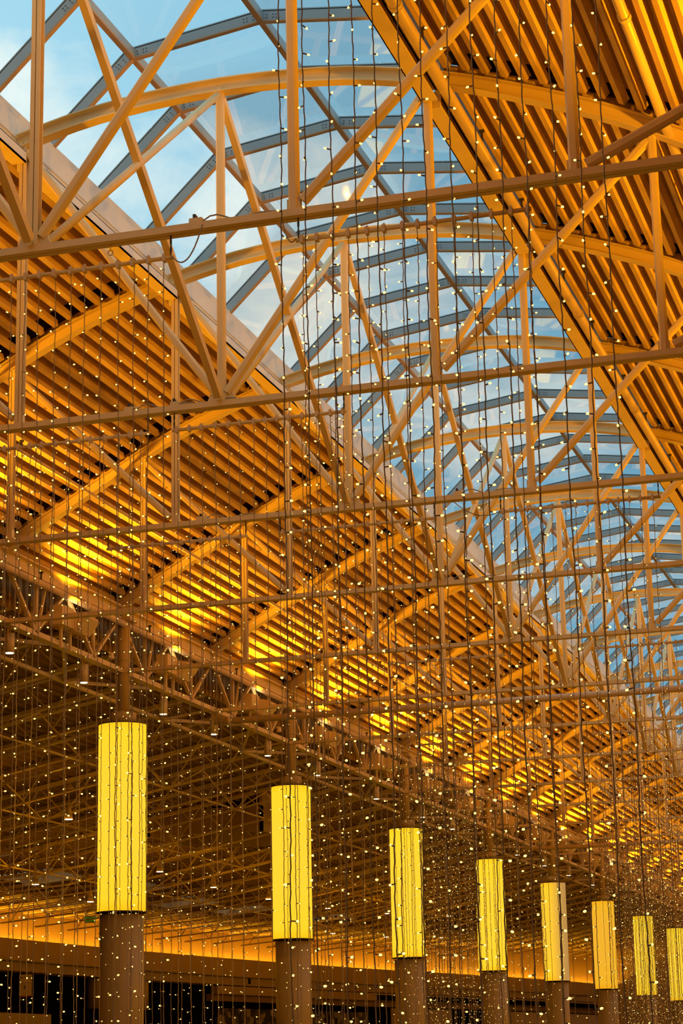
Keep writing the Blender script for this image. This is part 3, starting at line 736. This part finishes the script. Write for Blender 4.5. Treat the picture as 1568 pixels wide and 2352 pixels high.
# ---------------------------------------------------------------- light strings
def bulb_geo(mb, c, ang, s=1.0):
    """little stub and LED cap standing off the cord"""
    d = Vector((math.cos(ang), math.sin(ang), random.uniform(-0.25, 0.25))).normalized(); c = Vector(c)
    mb.mat(0); mb.tube([c, c+d*0.026], 0.0042*s, 4)
    mb.mat(1); p = c+d*0.033; r = 0.0056*s
    a = d.cross(Vector((0, 0, 1))).normalized()*r; b = Vector((0, 0, 1))*r; e = d*r*1.25
    mb.add([p+e, p-e, p+a, p-a, p+b, p-b], [(0, 2, 4), (0, 4, 3), (0, 3, 5), (0, 5, 2), (1, 4, 2), (1, 3, 4), (1, 5, 3), (1, 2, 5)])
def cord_mesh(L, r=0.0038, step=0.13, seed=0):
    rnd = random.Random(seed); m = MB(); z = 0.0; i = 0
    pts = []
    while z > -L:
        i += 1; a = i*2.1
        pts.append((0.0022*math.cos(a)+0.004*math.sin(z*5+seed), 0.0022*math.sin(a)+0.004*math.cos(z*4), z)); z -= 0.045
    pts.append((0, 0, -L)); m.tube(pts, r, 4, upv=(0, 1, 0)); return m
SL = 6.65
NVAR = 5
cords = [cord_mesh(SL, seed=k).mesh('cord', CORD) for k in range(NVAR)]
m = MB(); random.seed(3); bulb_geo(m, (0, 0, 0), 0.0); m = MB(); m.mat(0).tube([(0, 0, 0), (0.026, 0, 0)], 0.0042, 6)
m.mat(1).sweep([(0.024, 0, 0), (0.027, 0, 0), (0.033, 0, 0), (0.039, 0, 0), (0.042, 0, 0)], [(math.cos(k*math.pi/4), math.sin(k*math.pi/4)) for k in range(8)])
m.v = m.v[:-40]+[(v[0], v[1]*r_, v[2]*r_) for v, r_ in zip(m.v[-40:], [q for q in (0.003, 0.0052, 0.0062, 0.0050, 0.0022) for _ in range(8)])]
BULBM = m.mesh('bulb', [CORD, BULB])
def full_string(seed, bs=1.0, r=0.0040):
    m = cord_mesh(SL, r, seed=seed); random.seed(seed)
    z = -0.08
    while z > -SL:
        bulb_geo(m, (0, 0, z), random.uniform(0, 6.283), bs*random.uniform(0.75, 1.15)); z -= 0.195+random.uniform(-0.04, 0.04)
    return m
fulls = [full_string(100+k, 1.05).mesh('string_light', [CORD, BULB]) for k in range(NVAR)]
clampm = MB().box(-0.013, 0.013, -0.026, 0.026, -0.03, 0.03).box(-0.006, 0.006, -0.01, 0.01, 0.03, 0.045).mesh('clamp', PIPE)
chm = MB(); 
for j in range(5): chm.box(-0.008 if j % 2 else -0.004, 0.008 if j % 2 else 0.004, -0.004 if j % 2 else -0.008, 0.004 if j % 2 else 0.008, 0.01+j*0.036, 0.05+j*0.036)
chm = chm.mesh('chain', DARK)
BARS = {0: [(10.43, 12.45)], 1: [(6.05, 8.06), (9.11, 11.02)], 2: [(4.05, 6.03), (6.28, 8.15)], 3: [(3.62, 5.5), (5.91, 7.91), (8.69, 10.62)],
        5: [(4.74, 6.71), (8.17, 10.1)], 6: [(3.98, 4.95), (5.6, 6.4)], 7: [(2.85, 4.2), (6.44, 8.30)], 8: [(1.25, 3.1), (5.92, 7.75)],
        9: [(0.55, 2.45), (4.95, 6.8)], 10: [(0.35, 1.35)], 11: [(3.7, 5.6)], 13: [(2.3, 4.2)], 14: [(1.6, 3.4)], 15: [(0.8, 2.7)]}
ZBAR = 7.99
count = 0; far = MB(); MAXI = 300
words = ['left', 'second', 'third', 'fourth', 'fifth', 'sixth']
def seen(x, y):
    d = Vector((x, y, 5.0))-Vector((CX, CY, CZ)); u = d.dot(r2)/d.dot(fw)*FPX
    d = Vector((x, y, ZBAR))-Vector((CX, CY, CZ)); u2_ = d.dot(r2)/d.dot(fw)*FPX
    return (-810 < u < 800) or (-810 < u2_ < 800)
for t in sorted(BARS):
    for bi, (xa, xb) in enumerate(BARS[t]):
        y = ty(t)
        xs = []; x = xa+0.05; rr = random.Random(t*31+bi)
        while x < xb: xs.append(x); x += 0.14+rr.uniform(-0.02, 0.02)
        vis = [x for x in xs if seen(x, y)]
        if not vis: continue
        where = ('%s hanging bar of the %s truss' % (words[bi], ORD[t-1])) if t > 0 else 'bar above the top edge of the picture'
        B = empty('string_light_bar', (xa, y, ZBAR), 'thin cream bar holding light strings, %s' % where, 'light bar', 'bars holding the light strings')
        MB().tube([(0, 0, 0), (xb-xa, 0, 0.0)], 0.019, 8).obj('bar', CREAM, B, smooth=True)
        for q in (0.02, xb-xa-0.02): link('chain', chm, B, (q, 0, 0.0))
        if t < 8:
            for x in xs: link('clamp', clampm, B, (x-xa, 0, 0))
        for x in vis:
            yv = y+rr.uniform(-0.03, 0.03); count += 1
            lab = 'light string with warm white bulbs on the %s' % where
            grp = 'light strings on the %s' % where
            if t <= 1:
                o = empty('string_light', (x, yv, ZBAR-0.02), lab, 'light string', grp)
                link('cord', cords[rr.randrange(NVAR)], o)
                z = -0.08-rr.uniform(0, 0.1)
                while z > -SL:
                    w_ = link('bulb', BULBM, o, (0, 0, z)); w_.rotation_euler = (0, rr.uniform(-0.3, 0.3), rr.uniform(0, 6.283)); z -= 0.165+rr.uniform(-0.03, 0.03)
            elif count <= MAXI:
                o = link('string_light', fulls[rr.randrange(NVAR)], None, (x, yv, ZBAR-0.02)); o.rotation_euler = (0, 0, rr.uniform(0, 6.283))
                tag(o, lab, 'light string', grp)
            else:
                zz = -0.08-rr.uniform(0, 0.1)
                b0 = len(far.v); far.mat(0); far.tube([(x, yv, ZBAR), (x+rr.uniform(-.01, .01), yv, ZBAR-SL/2), (x, yv, ZBAR-SL)], 0.0045, 3, upv=(0, 1, 0))
                while zz > -SL:
                    random.seed(count*100+int(-zz*50)); bulb_geo(far, (x, yv, ZBAR+zz), rr.uniform(0, 6.283), rr.uniform(0.8, 1.2)); zz -= 0.19
o = far.obj('string_light', [CORD, BULB])
tag(o, 'dense mass of distant warm light strings towards the far end of the hall', 'light strings', 'distant light strings', 'stuff')

# ---------------------------------------------------------------- signs and small fittings
def text(body, size, mat, parent, loc, rot, name='lettering', ext=0.004):
    c = bpy.data.curves.new(name, 'FONT'); c.body = body; c.size = size; c.extrude = ext; c.align_x = 'CENTER'; c.align_y = 'CENTER'
    t_ = bpy.data.objects.new(name, c); COL.objects.link(t_); bpy.context.view_layer.update()
    me = bpy.data.meshes.new_from_object(t_.evaluated_get(bpy.context.evaluated_depsgraph_get())); bpy.data.objects.remove(t_)
    me.materials.clear(); me.materials.append(mat); me.name = name
    o = link(name, me, parent, loc); o.rotation_euler = rot; return o
FACE = math.radians(17)     # signs face the camera side
def yt(t): return ty(t)
# hanging shop sign with an arrow
sy, sx, szz = 63.2, -15.9, 4.35
G = empty('hanging_sign', (sx, sy, szz), 'cream hanging sign with black arrow pointing left, at the lower left', 'sign'); G.rotation_euler = (0, 0, FACE)
MB().box(-0.20, 0.20, -0.012, 0.012, -0.33, 0.33).obj('board', SIGNW, G)
MB().box(-0.20, 0.20, -0.014, 0.012, -0.37, -0.33).obj('stripe', SIGNR, G)
MB().box(-0.17, -0.15, -0.008, 0.008, 0.33, 0.45).box(0.15, 0.17, -0.008, 0.008, 0.33, 0.45).obj('hanger', DARK, G)
R90 = (math.pi/2, 0, 0)
text('HEALTH', 0.058, INK, G, (0.05, -0.015, 0.235), R90)
text('JR', 0.085, INK, G, (-0.125, -0.015, 0.225), R90)
text('WALL AND ROUTE', 0.034, INK, G, (0, -0.015, 0.07), R90)
MB().box(-0.05, 0.07, -0.018, -0.012, -0.075, -0.06).bar((-0.055, -0.015, -0.068), (0.0, -0.015, 0.0), 0.006, 0.02, upv=(0, 0, 1)).bar((-0.055, -0.015, -0.068), (0.0, -0.015, -0.136), 0.006, 0.02).obj('arrow', INK, G)
# green exit sign
G = empty('exit_sign', (-15.2, 66.6, 6.57), 'small green lettered exit sign left of the nearest lantern foot', 'exit sign'); G.rotation_euler = (0, 0, FACE)
MB().box(-0.17, 0.17, -0.03, 0.03, -0.12, 0.12).obj('case', BRONZE, G)
MB().box(-0.19, -0.17, -0.03, 0.03, -0.14, 0.16).obj('side_bracket', WALL, G)
text('<EXIT', 0.20, GREEN, G, (0.0, -0.034, 0.0), R90, ext=0.002)

# junction boxes, cables and small fittings on the bottom chords
def jbox(x, t, s, lab, col=CREAM, cam_=False):
    o = empty('junction_box', (x, ty(t), ZB+0.03), lab, 'junction box')
    MB().box(-s, s, -0.05, 0.05, 0, 0.045).obj('box_body', col, o)
    m = MB(); m.box(-s*0.5, -s*0.1, -0.035, 0.02, 0.045, 0.085); m.obj('outlet', DARK, o)
    m = MB(); pts = [(s+0.62*k/10, -0.02, 0.02+0.05*math.sin(k*0.9)*(1-k/10)) for k in range(11)]; m.tube(pts, 0.007, 5); m.obj('cable', CORD, o)
for x, t, s, lab in ((8.27, 1, 0.055, 'small cream junction box on the lower chord of the first truss'), (6.32, 2, 0.05, 'black socket box on the lower chord of the second truss, at its right'),
                     (5.83, 2, 0.07, 'cream junction box on the lower chord of the second truss, at its left'), (4.91, 3, 0.06, 'cream socket box on the lower chord of the third truss'),
                     (6.95, 4, 0.05, 'small socket box on the lower chord of the fourth truss'), (8.2, 3, 0.05, 'dark plug box on the third truss chord right of its middle node')):
    jbox(x, t, s, lab)
def cable(name, pts, r, lab):
    o = MB().tube(pts, r, 6).obj(name, CORD, smooth=True); tag(o, lab, 'cable'); return o
def cat(A, B, sag, n=12): A = Vector(A); B = Vector(B); return [A.lerp(B, k/n)-Vector((0, 0, sag*4*(k/n)*(1-k/n))) for k in range(n+1)]
cable('power_cable', cat((8.34, ty(1)-0.07, ZB), (8.06, ty(1)-0.02, ZBAR), 0.16), 0.006, 'brown cable looping from the first truss to its left light bar')
cable('power_cable', cat((9.0, ty(1)-0.03, ZB-0.02), (9.11, ty(1)-0.02, ZBAR+0.01), 0.10), 0.006, 'short cable looping down to the second light bar of the first truss')
cable('power_cable', cat((8.1, ty(3)-0.03, ZB), (8.70, ty(3)-0.02, ZBAR), 0.12), 0.006, 'thin cable sagging below the third truss near its middle')
o = empty('eye_ring', (7.51, ty(1), ZB-0.03), 'cream eye ring hanging below the first truss chord', 'eye ring')
m = MB(); m.tube([(0, 0, 0), (0, 0, -0.055)], 0.006, 6, upv=(0, 1, 0)); m.tube([(0.022*math.sin(a*math.pi/8), 0, -0.077+0.022*math.cos(a*math.pi/8)) for a in range(17)], 0.006, 6, upv=(0, 1, 0)); m.obj('ring', CREAM, o)
for k, (x, t, lab) in enumerate(((0.05, 4.9, 'small round speaker on the girder left of the nearest column'), (0.05, 6.85, 'small round speaker on the girder left of the second column'))):
    o = empty('girder_speaker', (x, ty(t)-0.05, 8.34), lab, 'speaker')
    MB().cyl((0, 0), 0.06, 0, 0.10, 16, 0.045).obj('speaker_body', CREAM, o); MB().box(-0.01, 0.01, -0.12, 0.0, 0.08, 0.10).obj('bracket', CREAM, o)
